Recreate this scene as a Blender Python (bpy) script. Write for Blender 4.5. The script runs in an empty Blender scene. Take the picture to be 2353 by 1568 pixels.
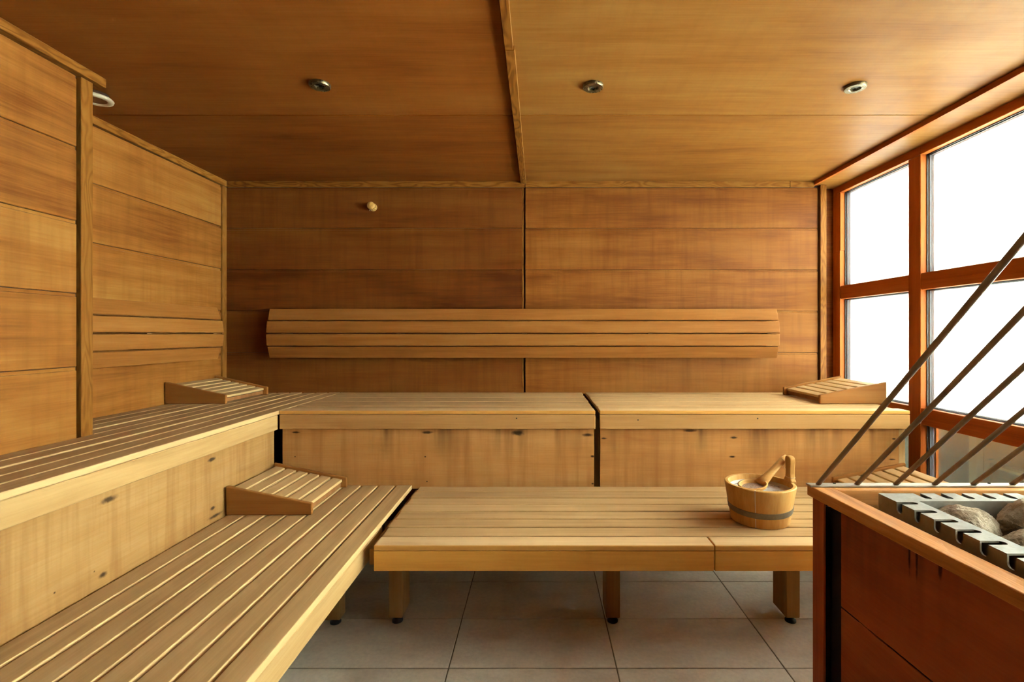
import bpy, bmesh, math, random
from mathutils import Vector, Matrix, noise as mnoise
from mathutils.geometry import tessellate_polygon

scene = bpy.context.scene
COL = scene.collection

# ---------------------------------------------------------------- camera, sky, exposure
F_PX, VX, VY, CAM_H = 1111.0, 1238.0, 768.0, 1.193
cam_data = bpy.data.cameras.new('camera')
cam_data.sensor_fit = 'HORIZONTAL'
cam_data.sensor_width = 36.0
cam_data.lens = 36.0 * F_PX / 2353.0
cam_data.shift_x = -(VX - 1176.5) / 2353.0
cam_data.shift_y = (VY - 784.0) / 2353.0
cam_data.clip_start = 0.02
cam = bpy.data.objects.new('camera', cam_data)
cam.location = (0.0, 0.0, CAM_H)
cam.rotation_euler = (math.pi / 2, 0.0, 0.0)
COL.objects.link(cam)
scene.camera = cam

world = bpy.data.worlds.new('overcast_sky')
scene.world = world
world.use_nodes = True
wbg = world.node_tree.nodes['Background']
wbg.inputs['Color'].default_value = (1.0, 0.975, 0.91, 1.0)
wbg.inputs['Strength'].default_value = 150.0

scene.view_settings.view_transform = 'Standard'
scene.view_settings.look = 'None'
scene.view_settings.exposure = 0.0
scene.view_settings.gamma = 1.0
scene.view_settings.use_curve_mapping = False
cy = scene.cycles
cy.max_bounces = 14
cy.diffuse_bounces = 8
cy.glossy_bounces = 4
cy.transmission_bounces = 8
cy.transparent_max_bounces = 16
cy.sample_clamp_indirect = 8.0
cy.use_denoising = True
cy.caustics_reflective = False
cy.caustics_refractive = False

# ---------------------------------------------------------------- material helpers
GK = 0.85    # overall reflectance of the aged surfaces
def srgb(r, g, b):
    f = lambda c: (c / 255.0 / 12.92) if c / 255.0 <= 0.04045 else ((c / 255.0 + 0.055) / 1.055) ** 2.4
    return (f(r) * GK, f(g) * GK, f(b) * GK, 1.0)

class NT:
    def __init__(self, name):
        self.m = bpy.data.materials.new(name)
        self.m.use_nodes = True
        self.t = self.m.node_tree
        self.n = self.t.nodes
        self.bsdf = self.n['Principled BSDF']
        self.out = self.n['Material Output']
    def node(self, kind, **kw):
        nd = self.n.new(kind)
        for k, v in kw.items():
            setattr(nd, k, v)
        return nd
    def link(self, a, b):
        self.t.links.new(a, b)
    def setv(self, sock, v):
        if hasattr(v, 'is_output') or hasattr(v, 'links'):
            self.link(v, sock)
        else:
            sock.default_value = v
    def math(self, op, a, b=None, clamp=False):
        nd = self.node('ShaderNodeMath', operation=op, use_clamp=clamp)
        self.setv(nd.inputs[0], a)
        if b is not None:
            self.setv(nd.inputs[1], b)
        return nd.outputs[0]
    def vmath(self, op, a, b=None):
        nd = self.node('ShaderNodeVectorMath', operation=op)
        self.setv(nd.inputs[0], a)
        if b is not None:
            self.setv(nd.inputs[1], b)
        return nd.outputs['Value'] if op == 'LENGTH' else nd.outputs[0]
    def noise(self, vec, scale, detail=3.0, rough=0.55, dist=0.0):
        nd = self.node('ShaderNodeTexNoise')
        self.link(vec, nd.inputs['Vector'])
        nd.inputs['Scale'].default_value = scale
        nd.inputs['Detail'].default_value = detail
        nd.inputs['Roughness'].default_value = rough
        nd.inputs['Distortion'].default_value = dist
        return nd.outputs[0]
    def ramp(self, fac, stops):
        nd = self.node('ShaderNodeValToRGB')
        cr = nd.color_ramp
        while len(cr.elements) < len(stops):
            cr.elements.new(0.5)
        for e, (p, c) in zip(cr.elements, stops):
            e.position = p
            e.color = c
        self.link(fac, nd.inputs[0])
        return nd.outputs[0]
    def maprange(self, v, a, b, c, d, smooth=False):
        nd = self.node('ShaderNodeMapRange')
        if smooth:
            nd.interpolation_type = 'SMOOTHSTEP'
        self.setv(nd.inputs[0], v)
        for i, x in enumerate((a, b, c, d)):
            nd.inputs[i + 1].default_value = x
        return nd.outputs[0]
    def mix(self, fac, a, b, blend='MIX'):
        nd = self.node('ShaderNodeMix', data_type='RGBA', blend_type=blend)
        self.setv(nd.inputs[0], fac)
        self.setv(nd.inputs[6], a)
        self.setv(nd.inputs[7], b)
        return nd.outputs[2]
    def bump(self, h, strength, dist=0.002):
        nd = self.node('ShaderNodeBump')
        nd.inputs['Strength'].default_value = strength
        nd.inputs['Distance'].default_value = dist
        self.link(h, nd.inputs['Height'])
        self.link(nd.outputs[0], self.bsdf.inputs['Normal'])

def wood(name, dark, mid, light, axis='x', rough=0.5, bump=0.12, streak=14.0, blotch=0.5, vary=0.12,
         fine=170.0, knots=(), drips=None, rings=0.0, ridge=None, spec=0.08, cross=0.0, kcol=(38, 22, 14), edge=None, con=0.22):
    w = NT(name)
    tc = w.node('ShaderNodeTexCoord')
    oi = w.node('ShaderNodeObjectInfo')
    raw = tc.outputs['Object']
    cmb = w.node('ShaderNodeCombineXYZ')
    w.link(w.math('MULTIPLY', oi.outputs['Random'], 37.0), cmb.inputs[0])
    w.link(w.math('MULTIPLY', oi.outputs['Random'], 91.0), cmb.inputs[1])
    w.link(w.math('MULTIPLY', oi.outputs['Random'], 53.0), cmb.inputs[2])
    v = w.vmath('ADD', raw, cmb.outputs[0])
    def axisvec(al, ac):
        return tuple(al if a == axis else ac for a in 'xyz')
    wob = w.noise(w.vmath('MULTIPLY', v, axisvec(1.2, 3.0)), 1.0, 2.0)
    vs = w.vmath('ADD', w.vmath('MULTIPLY', v, axisvec(0.9, streak)), w.vmath('MULTIPLY', wob, (1.2, 1.2, 1.2)))
    a = w.noise(vs, 1.0, 5.0, 0.6, 0.15)
    b = w.noise(w.vmath('MULTIPLY', v, axisvec(5.0, fine)), 1.0, 3.0, 0.6)
    c = w.noise(w.vmath('MULTIPLY', v, axisvec(1.6, 3.2)), 1.0, 3.0, 0.6)
    val = w.math('ADD', w.math('MULTIPLY', a, 0.55), w.math('MULTIPLY', b, 0.2))
    val = w.math('ADD', val, w.math('MULTIPLY', c, 0.25 * blotch * 2))
    val = w.math('DIVIDE', val, 0.75 + 0.5 * blotch)
    if rings > 0:
        fg = w.noise(w.vmath('MULTIPLY', v, axisvec(3.2, 15.0)), 1.0, 2.0, 0.45, 0.3)
        fg = w.math('SINE', w.math('MULTIPLY', fg, 62.0))
        val = w.math('ADD', w.math('MULTIPLY', val, 1.0 - rings),
                     w.math('MULTIPLY', w.math('ADD', w.math('MULTIPLY', fg, 0.30), 0.5), rings))
    val = w.math('ADD', val, w.math('MULTIPLY', w.math('SUBTRACT', oi.outputs['Random'], 0.5), vary))
    col = w.ramp(val, [(0.5 - con, srgb(*dark)), (0.5, srgb(*mid)), (0.5 + con, srgb(*light))])
    if cross > 0:   # faint bands across the grain left by water and sanding
        cr = w.noise(w.vmath('MULTIPLY', v, axisvec(24.0, 1.5)), 1.0, 3.0, 0.6)
        col = w.mix(w.maprange(cr, 0.45, 0.75, 0.0, cross), col, srgb(*dark))
    if edge:        # side faces: fresh planed wood; tops weathered
        gm = w.node('ShaderNodeNewGeometry')
        sp = w.node('ShaderNodeSeparateXYZ')
        w.link(gm.outputs['True Normal'], sp.inputs[0])
        ef = w.maprange(w.math('ABSOLUTE', sp.outputs[2]), 0.80, 0.95, 1.0, 0.0)
        col = w.mix(ef, col, srgb(*edge))
    if drips:       # dark water marks hanging down from the top edge: (z top, z bottom, strength)
        zt, zb, st = drips
        sep = w.node('ShaderNodeSeparateXYZ')
        w.link(raw, sep.inputs[0])
        dn = w.noise(w.vmath('MULTIPLY', raw, (9.0, 9.0, 0.7)), 1.0, 3.0, 0.65)
        fall = w.maprange(sep.outputs[2], zb, zt, 0.0, 1.0)
        dv = w.math('MULTIPLY', w.maprange(dn, 0.46, 0.70, 0.0, 1.0, True), fall)
        col = w.mix(w.math('MULTIPLY', dv, st), col, srgb(46, 30, 22))
    for (px, py, pz, sa, sc) in knots:
        d = w.vmath('SUBTRACT', raw, (px, py, pz))
        sz = tuple(1.0 / sa if q == axis else 1.0 / sc for q in 'xyz')
        wobk = w.noise(w.vmath('MULTIPLY', raw, (60.0, 60.0, 60.0)), 1.0, 2.0)
        ln = w.math('ADD', w.vmath('LENGTH', w.vmath('MULTIPLY', d, sz)), w.math('MULTIPLY', w.math('SUBTRACT', wobk, 0.5), 0.7))
        col = w.mix(w.maprange(ln, 0.35, 1.15, 0.9, 0.0, True), col, srgb(*kcol))
    w.link(col, w.bsdf.inputs['Base Color'])
    w.link(w.maprange(b, 0.2, 0.8, rough + 0.08, rough - 0.08), w.bsdf.inputs['Roughness'])
    w.bsdf.inputs['Specular IOR Level'].default_value = spec
    h = b
    if ridge:
        wv2 = w.node('ShaderNodeTexWave', wave_type='BANDS', bands_direction='Z')
        w.link(raw, wv2.inputs['Vector'])
        wv2.inputs['Scale'].default_value = ridge
        wv2.inputs['Distortion'].default_value = 0.3
        h = w.math('ADD', b, w.math('MULTIPLY', wv2.outputs['Fac'], 0.6))
    w.bump(h, bump, 0.002)
    return w.m

def plain(name, rgb, rough=0.5, metal=0.0, nscale=0.0, namt=0.15, bump=0.0, spec=0.5):
    w = NT(name)
    w.bsdf.inputs['Metallic'].default_value = metal
    w.bsdf.inputs['Roughness'].default_value = rough
    w.bsdf.inputs['Specular IOR Level'].default_value = spec
    if nscale:
        tc = w.node('ShaderNodeTexCoord')
        n = w.noise(tc.outputs['Object'], nscale, 4.0, 0.6)
        c = srgb(*rgb)
        lo = tuple(x * (1 - namt * 2) for x in c[:3]) + (1,)
        hi = tuple(min(1, x * (1 + namt * 2)) for x in c[:3]) + (1,)
        w.link(w.ramp(n, [(0.3, lo), (0.7, hi)]), w.bsdf.inputs['Base Color'])
        if bump:
            w.bump(n, bump)
    else:
        w.bsdf.inputs['Base Color'].default_value = srgb(*rgb)
    return w.m

def dim(pal, k, sat=1.0):
    # darker cut of a palette: scales the reflectance by k (green and blue a little more when sat > 1)
    out = []
    for c in pal:
        lin = tuple(x / GK for x in srgb(*c)[:3])
        lin = (lin[0] * k, lin[1] * k * (2 - sat), lin[2] * k * (2 - sat) ** 2)
        out.append(tuple(255 * (12.92 * x if x <= 0.0031308 else 1.055 * x ** (1 / 2.4) - 0.055) for x in lin))
    return tuple(out)

# palettes -------------------------------------------------------
WALL = ((142, 84, 32), (195, 131, 59), (219, 161, 82))
CEIL = ((170, 108, 44), (208, 148, 70), (226, 172, 92))
SEAT = ((158, 124, 82), (183, 149, 102), (198, 166, 120))
PALE = ((190, 146, 90), (220, 182, 122), (234, 202, 146))
RISE = ((172, 126, 74), (208, 167, 106), (228, 194, 136))
TRIM = ((132, 76, 24), (190, 124, 48), (212, 152, 70))
FRAME = ((138, 72, 26), (176, 100, 42), (194, 122, 60))
HEAT = ((104, 50, 28), (134, 68, 38), (152, 84, 48))
REST = ((160, 104, 46), (196, 138, 70), (214, 162, 92))

WALL_Y = dim(WALL, 0.52, 1.10)
WALL_L = dim(WALL, 0.26, 1.32)  # darker stain of the left panels, with that side's shade put into it
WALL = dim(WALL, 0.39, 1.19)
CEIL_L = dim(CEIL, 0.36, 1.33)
CEIL = dim(CEIL, 0.39, 1.13)
SEAT = dim(SEAT, 1.12, 1.03)
PALE = dim(PALE, 0.76, 1.03)
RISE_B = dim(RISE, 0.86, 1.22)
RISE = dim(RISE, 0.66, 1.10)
TRIM = dim(TRIM, 0.42, 1.05)
FRAME = dim(FRAME, 0.95, 1.14)
HEAT = dim(HEAT, 1.9, 0.93)
REST = dim(REST, 0.54, 1.16)
M = {}
M['wall_x'] = wood('cedar_wall_x', *WALL, 'x', 0.5, 0.08, 13.0, 0.9, 0.14, cross=0.35, con=0.15)
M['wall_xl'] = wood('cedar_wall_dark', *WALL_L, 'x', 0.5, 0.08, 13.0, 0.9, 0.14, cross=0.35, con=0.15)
M['wall_y'] = wood('cedar_wall_y', *WALL_Y, 'y', 0.5, 0.08, 13.0, 0.9, 0.12, cross=0.3, con=0.15)
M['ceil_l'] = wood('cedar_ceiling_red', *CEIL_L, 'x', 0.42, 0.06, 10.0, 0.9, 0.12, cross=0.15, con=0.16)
M['ceil'] = wood('cedar_ceiling', *CEIL, 'x', 0.42, 0.06, 10.0, 0.9, 0.12, cross=0.15, con=0.16)
M['seat_x'] = wood('seat_slat_x', *SEAT, 'x', 0.55, 0.1, 26.0, 0.5, 0.10)
M['seat_y'] = wood('seat_slat_y', *SEAT, 'y', 0.55, 0.1, 26.0, 0.5, 0.10, edge=(222, 186, 130))
M['pale_x'] = wood('pale_fascia_x', *dim(PALE, 0.95, 1.16), 'x', 0.5, 0.05, 14.0, 0.5, 0.08)
M['pale_y'] = wood('pale_fascia_y', *PALE, 'y', 0.5, 0.05, 14.0, 0.5, 0.08)
M['trim_x'] = wood('oak_trim_x', *TRIM, 'x', 0.45, 0.12, 18.0, 0.3, 0.1, rings=0.4)
M['trim_y'] = wood('oak_trim_y', *TRIM, 'y', 0.45, 0.12, 18.0, 0.3, 0.1, rings=0.4)
M['trim_z'] = wood('oak_trim_z', *TRIM, 'z', 0.45, 0.12, 18.0, 0.3, 0.1, rings=0.28)
M['frame_y'] = wood('window_wood_y', *FRAME, 'y', 0.4, 0.08, 22.0, 0.4, 0.08)
M['frame_z'] = wood('window_wood_z', *FRAME, 'z', 0.4, 0.08, 22.0, 0.4, 0.08)
M['rest_x'] = wood('backrest_wood_x', *REST, 'x', 0.5, 0.06, 20.0, 0.5, 0.12)
M['rest_y'] = wood('backrest_wood_y', *REST, 'y', 0.5, 0.06, 20.0, 0.5, 0.12)
M['head_x'] = wood('headrest_wood_x', *REST, 'x', 0.5, 0.06, 24.0, 0.4, 0.1)
M['head_y'] = wood('headrest_wood_y', *SEAT, 'y', 0.5, 0.06, 26.0, 0.4, 0.12, edge=(222, 186, 130))
M['leg_z'] = wood('leg_wood_z', *RISE, 'z', 0.6, 0.15, 22.0, 0.5, 0.1)
M['heat_y'] = wood('heater_panel_wood', *HEAT, 'y', 0.5, 0.05, 9.0, 0.8, 0.06)
M['heat_z'] = wood('heater_post_wood', *HEAT, 'z', 0.45, 0.06, 14.0, 0.6, 0.06)
M['heat_rail'] = wood('heater_rail_wood', (150, 92, 44), (214, 146, 80), (240, 184, 118), 'y', 0.5, 0.35, 30.0, 0.4, 0.05)
M['heat_rail_x'] = wood('heater_rail_wood_x', (150, 92, 44), (214, 146, 80), (240, 184, 118), 'x', 0.5, 0.35, 30.0, 0.4, 0.05)
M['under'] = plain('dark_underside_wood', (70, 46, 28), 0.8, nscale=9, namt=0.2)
M['shadow'] = plain('recess_shade_black', (30, 16, 10), 0.8)  # black standing in for shade in the surround's corner recess
M['groove'] = plain('groove_backing', (60, 30, 14), 0.8, nscale=6, namt=0.15)
M['black'] = plain('black_rubber', (12, 12, 12), 0.5)
M['nail'] = plain('nail_hole', (20, 12, 8), 0.9)

# floor tile
w = NT('stone_floor_tile')
tc = w.node('ShaderNodeTexCoord'); oi = w.node('ShaderNodeObjectInfo')
vv = w.vmath('ADD', tc.outputs['Object'], oi.outputs['Location'])
off = w.node('ShaderNodeCombineXYZ'); w.link(w.math('MULTIPLY', oi.outputs['Random'], 50.0), off.inputs[0])
vv = w.vmath('ADD', vv, off.outputs[0])
n1 = w.noise(w.vmath('MULTIPLY', vv, (2.5, 5.0, 1.0)), 1.0, 5.0, 0.62, 0.8)
n2 = w.noise(vv, 60.0, 4.0, 0.65)
cc = w.ramp(n1, [(0.3, srgb(224, 208, 184)), (0.5, srgb(240, 226, 202)), (0.7, srgb(250, 240, 220))])
cc = w.mix(w.maprange(n2, 0.35, 0.7, 0.0, 0.18), cc, srgb(112, 102, 88))
w.link(cc, w.bsdf.inputs['Base Color'])
w.bsdf.inputs['Roughness'].default_value = 0.5
w.bump(w.math('ADD', n2, w.math('MULTIPLY', n1, 2.0)), 0.35, 0.004)
M['tile'] = w.m
M['grout'] = plain('floor_grout', (128, 112, 88), 0.9, nscale=40, namt=0.1)

# metals and others
def brushed(name, rgb, rough, spots, metal=0.85):
    w = NT(name)
    tc = w.node('ShaderNodeTexCoord')
    n1 = w.noise(tc.outputs['Object'], 14.0, 5.0, 0.65)
    n2 = w.noise(tc.outputs['Object'], 140.0, 3.0, 0.6)
    c = srgb(*rgb)
    w.link(w.ramp(n1, [(0.35, tuple(x * spots for x in c[:3]) + (1,)), (0.65, c)]), w.bsdf.inputs['Base Color'])
    w.bsdf.inputs['Metallic'].default_value = metal
    w.link(w.maprange(n2, 0.3, 0.7, rough - 0.08, rough + 0.1), w.bsdf.inputs['Roughness'])
    return w.m
M['steel'] = brushed('aged_stainless_steel', (158, 150, 134), 0.5, 0.62, 0.05)
M['rod'] = brushed('brown_grey_steel_rod', (172, 154, 132), 0.4, 0.72, 0.35)
M['bar'] = brushed('galvanised_flat_bar', (186, 172, 152), 0.45, 0.75, 0.5)
M['band'] = brushed('galvanised_band', (150, 146, 132), 0.5, 0.7)
M['nickel'] = brushed('brass_nickel_ring', (132, 118, 86), 0.3, 0.8)
M['alu'] = plain('grey_spacer', (84, 88, 94), 0.5)
M['lens'] = plain('dim_lamp_lens', (74, 70, 58), 0.25)
M['plastic'] = plain('cream_white_plastic', (226, 214, 184), 0.45)
M['cork'] = plain('vent_inner_board', (150, 104, 60), 0.7, nscale=20, namt=0.1)
M['liner'] = plain('grey_white_plastic_liner', (206, 198, 182), 0.35)
M['seam'] = plain('pale_seam', (236, 226, 208), 0.6)
M['bwood'] = wood('bucket_wood', (176, 122, 60), (212, 162, 92), (228, 186, 120), 'z', 0.45, 0.06, 26.0, 0.6, 0.1)
M['lwood'] = wood('ladle_wood', (170, 108, 50), (214, 160, 92), (234, 196, 136), 'x', 0.4, 0.03, 16.0, 0.7, 0.1)
M['string'] = plain('hemp_string', (226, 196, 146), 0.9)
M['pegwood'] = plain('turned_peg_wood', (206, 160, 84), 0.5, nscale=60, namt=0.12)

w = NT('rough_sauna_stone')
tc = w.node('ShaderNodeTexCoord'); oi = w.node('ShaderNodeObjectInfo')
n1 = w.noise(tc.outputs['Object'], 34.0, 6.0, 0.68, 0.4)
n2 = w.noise(tc.outputs['Object'], 130.0, 4.0, 0.7)
cc = w.ramp(n1, [(0.3, srgb(164, 142, 112)), (0.52, srgb(210, 190, 160)), (0.72, srgb(240, 226, 202))])
cc = w.mix(w.maprange(n2, 0.5, 0.8, 0.0, 0.4), cc, srgb(120, 96, 70))
w.link(cc, w.bsdf.inputs['Base Color'])
w.bsdf.inputs['Roughness'].default_value = 0.85
w.bump(w.math('ADD', n1, w.math('MULTIPLY', n2, 0.7)), 0.95, 0.014)
M['stone'] = w.m

w = NT('foamy_water')
tc = w.node('ShaderNodeTexCoord')
n1 = w.noise(tc.outputs['Object'], 45.0, 3.0, 0.6, 1.0)
w.link(w.ramp(n1, [(0.34, srgb(132, 116, 96)), (0.50, srgb(226, 224, 220))]), w.bsdf.inputs['Base Color'])
w.bsdf.inputs['Roughness'].default_value = 0.12
w.bump(n1, 0.2, 0.002)
M['water'] = w.m
w = NT('foam_in_ladle')
tc = w.node('ShaderNodeTexCoord')
n1 = w.noise(tc.outputs['Object'], 260.0, 3.0, 0.7)
w.link(w.ramp(n1, [(0.35, srgb(150, 118, 96)), (0.65, srgb(210, 192, 176))]), w.bsdf.inputs['Base Color'])
w.bsdf.inputs['Roughness'].default_value = 0.4
w.bump(n1, 0.5, 0.002)
M['foam'] = w.m

w = NT('olive_stucco')
tc = w.node('ShaderNodeTexCoord')
n1 = w.noise(tc.outputs['Object'], 120.0, 4.0, 0.65)
n2 = w.noise(w.vmath('MULTIPLY', tc.outputs['Object'], (1.0, 5.0, 0.6)), 1.0, 3.0, 0.5)
w.link(w.mix(w.maprange(n2, 0.35, 0.7, 0.0, 0.4), srgb(106, 122, 96), srgb(86, 102, 80)), w.bsdf.inputs['Base Color'])
w.bsdf.inputs['Roughness'].default_value = 0.9
w.bump(n1, 0.6, 0.004)
M['stucco'] = w.m

def clear_glass(name):
    w = NT(name)
    w.n.remove(w.bsdf)
    tr = w.node('ShaderNodeBsdfTransparent'); tr.inputs[0].default_value = (0.96, 0.985, 0.975, 1)
    gl = w.node('ShaderNodeBsdfGlossy'); gl.inputs['Roughness'].default_value = 0.02
    fr = w.node('ShaderNodeFresnel'); fr.inputs[0].default_value = 1.45
    mx = w.node('ShaderNodeMixShader')
    w.link(w.math('MULTIPLY', fr.outputs[0], 0.6), mx.inputs[0])
    w.link(tr.outputs[0], mx.inputs[1]); w.link(gl.outputs[0], mx.inputs[2])
    w.link(mx.outputs[0], w.out.inputs[0])
    return w.m
M['glass'] = clear_glass('clear_window_glass')

w = NT('obscure_window_glass')
w.n.remove(w.bsdf)
tc = w.node('ShaderNodeTexCoord')
n1 = w.noise(tc.outputs['Object'], 75.0, 4.0, 0.6, 1.6)
bmp = w.node('ShaderNodeBump'); bmp.inputs['Strength'].default_value = 0.6; bmp.inputs['Distance'].default_value = 0.004
w.link(n1, bmp.inputs['Height'])
tl = w.node('ShaderNodeBsdfTranslucent')
w.link(w.ramp(n1, [(0.35, (0.62, 0.68, 0.64, 1)), (0.6, (0.88, 0.93, 0.90, 1))]), tl.inputs[0])
w.link(bmp.outputs[0], tl.inputs['Normal'])
tr = w.node('ShaderNodeBsdfTransparent'); tr.inputs[0].default_value = (0.9, 0.95, 0.92, 1)
mx = w.node('ShaderNodeMixShader'); mx.inputs[0].default_value = 0.12
w.link(tl.outputs[0], mx.inputs[1]); w.link(tr.outputs[0], mx.inputs[2])
w.link(mx.outputs[0], w.out.inputs[0])
M['frost'] = w.m

# ---------------------------------------------------------------- mesh helpers
BASE = {}
def link(name, me, parent=None, mats=()):
    o = bpy.data.objects.new(name, me)
    COL.objects.link(o)
    for m in (mats if isinstance(mats, (list, tuple)) else [mats]):
        if m is not None:
            me.materials.append(m)
    if parent is not None:
        o.parent = parent
        BASE[o] = BASE[parent]
    else:
        BASE[o] = Vector((0, 0, 0))
    return o

def build(name, bm, mat, parent=None, smooth=False):
    if parent is not None:
        bmesh.ops.translate(bm, verts=bm.verts, vec=-BASE[parent])
    bmesh.ops.recalc_face_normals(bm, faces=bm.faces)
    me = bpy.data.meshes.new(name)
    bm.to_mesh(me); bm.free()
    if smooth:
        for p in me.polygons:
            p.use_smooth = True
    return link(name, me, parent, mat)

def box(x0, x1, y0, y1, z0, z1, bev=0.0, seg=1, bm=None):
    nb = bmesh.new()
    vs = [nb.verts.new((x, y, z)) for x in (x0, x1) for y in (y0, y1) for z in (z0, z1)]
    for f in ((0, 1, 3, 2), (4, 6, 7, 5), (0, 4, 5, 1), (2, 3, 7, 6), (0, 2, 6, 4), (1, 5, 7, 3)):
        nb.faces.new([vs[i] for i in f])
    bmesh.ops.recalc_face_normals(nb, faces=nb.faces)
    if bev > 0:
        bmesh.ops.bevel(nb, geom=list(nb.edges), offset=bev, segments=seg, affect='EDGES', profile=0.5)
    return merge(bm, nb)

def merge(bm, nb):
    if bm is None:
        return nb
    me = bpy.data.meshes.new('tmp'); nb.to_mesh(me); nb.free()
    bm.from_mesh(me); bpy.data.meshes.remove(me)
    return bm

def prism(pts, axis, a0, a1, bev=0.0, bm=None, seg=1):
    """2D outline swept along an axis. axis x: pts are (y, z); y: (x, z); z: (x, y)."""
    nb = bmesh.new()
    def P(p, a):
        return {'x': (a, p[0], p[1]), 'y': (p[0], a, p[1]), 'z': (p[0], p[1], a)}[axis]
    A = [nb.verts.new(P(p, a0)) for p in pts]
    B = [nb.verts.new(P(p, a1)) for p in pts]
    n = len(pts)
    nb.faces.new(A); nb.faces.new(list(reversed(B)))
    for i in range(n):
        nb.faces.new((A[i], A[(i + 1) % n], B[(i + 1) % n], B[i]))
    bmesh.ops.recalc_face_normals(nb, faces=nb.faces)
    if bev > 0:
        bmesh.ops.bevel(nb, geom=list(nb.edges), offset=bev, segments=seg, affect='EDGES', profile=0.5)
    return merge(bm, nb)

def lathe(profile, seg=40, sx=1.0, sy=1.0, center=(0, 0, 0), close=True, bm=None):
    """profile: list of (r, z) turned about z; a closed ring profile when close."""
    nb = bmesh.new()
    rings = []
    for i in range(seg):
        a = 2 * math.pi * i / seg
        rings.append([nb.verts.new((center[0] + r * math.cos(a) * sx, center[1] + r * math.sin(a) * sy, center[2] + z)) for r, z in profile])
    m = len(profile)
    for i in range(seg):
        p, q = rings[i], rings[(i + 1) % seg]
        for j in range(m if close else m - 1):
            k = (j + 1) % m
            nb.faces.new((p[j], q[j], q[k], p[k]))
    bmesh.ops.remove_doubles(nb, verts=nb.verts, dist=1e-6)
    bmesh.ops.recalc_face_normals(nb, faces=nb.faces)
    return merge(bm, nb)

def tube(pts, r, seg=10, bm=None):
    nb = bmesh.new()
    rings = []
    pts = [Vector(p) for p in pts]
    for i, p in enumerate(pts):
        d = (pts[min(i + 1, len(pts) - 1)] - pts[max(i - 1, 0)]).normalized()
        u = d.orthogonal().normalized()
        if i and rings:
            u = (prev_u - d * prev_u.dot(d)).normalized()
        prev_u = u
        v = d.cross(u)
        rr = r[i] if isinstance(r, (list, tuple)) else r
        rings.append([nb.verts.new(p + (u * math.cos(2 * math.pi * k / seg) + v * math.sin(2 * math.pi * k / seg)) * rr) for k in range(seg)])
    for a, b in zip(rings, rings[1:]):
        for k in range(seg):
            nb.faces.new((a[k], a[(k + 1) % seg], b[(k + 1) % seg], b[k]))
    nb.faces.new(list(reversed(rings[0]))); nb.faces.new(rings[-1])
    return merge(bm, nb)

def plate(outline, frame, thick):
    """A flat plate of any outline (may be concave). frame(u, v, w) -> xyz; w runs 0..thick."""
    nb = bmesh.new()
    tris = tessellate_polygon([[Vector((u, v, 0)) for u, v in outline]])
    A = [nb.verts.new(frame(u, v, 0.0)) for u, v in outline]
    B = [nb.verts.new(frame(u, v, thick)) for u, v in outline]
    for t in tris:
        nb.faces.new([A[i] for i in t]); nb.faces.new([B[i] for i in reversed(t)])
    n = len(outline)
    for i in range(n):
        nb.faces.new((A[i], A[(i + 1) % n], B[(i + 1) % n], B[i]))
    bmesh.ops.recalc_face_normals(nb, faces=nb.faces)
    return nb

def thing(name, label, cat, loc=(0, 0, 0), group=None):
    o = bpy.data.objects.new(name, None)
    COL.objects.link(o)
    o.location = loc
    o.empty_display_size = 0.05
    o['label'] = label; o['category'] = cat
    if group:
        o['group'] = group
    BASE[o] = Vector(loc)
    return o

def struct(name, bm, mat, smooth=False):
    o = build(name, bm, mat, None, smooth)
    o['kind'] = 'structure'
    return o

def struct_empty(name, loc=(0, 0, 0)):
    o = bpy.data.objects.new(name, None)
    COL.objects.link(o); o.location = loc
    o['kind'] = 'structure'
    BASE[o] = Vector(loc)
    return o

def panel_x(parent, x0, x1, yf, yb, z0, z1, mat, s=1):
    # board across x whose face is at yf; its upper edge steps back to a tongue (s = +1 when the room is at smaller y)
    pts = [(yb, z0), (yf + 0.002 * s, z0), (yf, z0 + 0.002), (yf, z1 - 0.013), (yf + 0.004 * s, z1 - 0.011), (yf + 0.004 * s, z1), (yb, z1)]
    return build('panel', prism(pts, 'x', x0, x1), mat, parent)
def panel_y(parent, y0, y1, xf, xb, z0, z1, mat):
    pts = [(xb, z0), (xf - 0.002, z0), (xf, z0 + 0.002), (xf, z1 - 0.013), (xf - 0.004, z1 - 0.011), (xf - 0.004, z1), (xb, z1)]
    return build('panel', prism(pts, 'y', y0, y1), mat, parent)

# ---------------------------------------------------------------- dimensions (metres)
YB = 3.09            # back wall face
CZ = 2.168           # ceiling
XL, XLF = -1.997, -1.672   # recessed and proud left wall faces
YRET = 1.81          # where the proud left wall ends
XW = 1.935           # window wall face
YN = -1.8            # wall behind the camera
ZU, ZL = 0.82, 0.453 # upper and lower seat
GZ = [1.869, 1.602, 1.339, 1.073, 0.806]  # panel joints on the walls

# ---------------------------------------------------------------- floor
floor = struct('floor', box(-2.1, 2.05, YN - 0.1, 3.3, -0.08, -0.004), M['grout'])
xs = [0.278 + 0.6 * k for k in range(-4, 4)]
ys = [2.0275 + 0.3017 * k for k in range(-13, 5)]
for i in range(len(xs) - 1):
    for j in range(len(ys) - 1):
        x0, x1 = max(xs[i] + 0.0022, XL), min(xs[i + 1] - 0.0022, XW)
        y0, y1 = max(ys[j] + 0.0022, YN), min(ys[j + 1] - 0.0022, YB)
        if x1 - x0 > 0.03 and y1 - y0 > 0.03:
            build('tile', box(x0, x1, y0, y1, -0.004, 0.0, 0.0012), M['tile'], floor)

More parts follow.
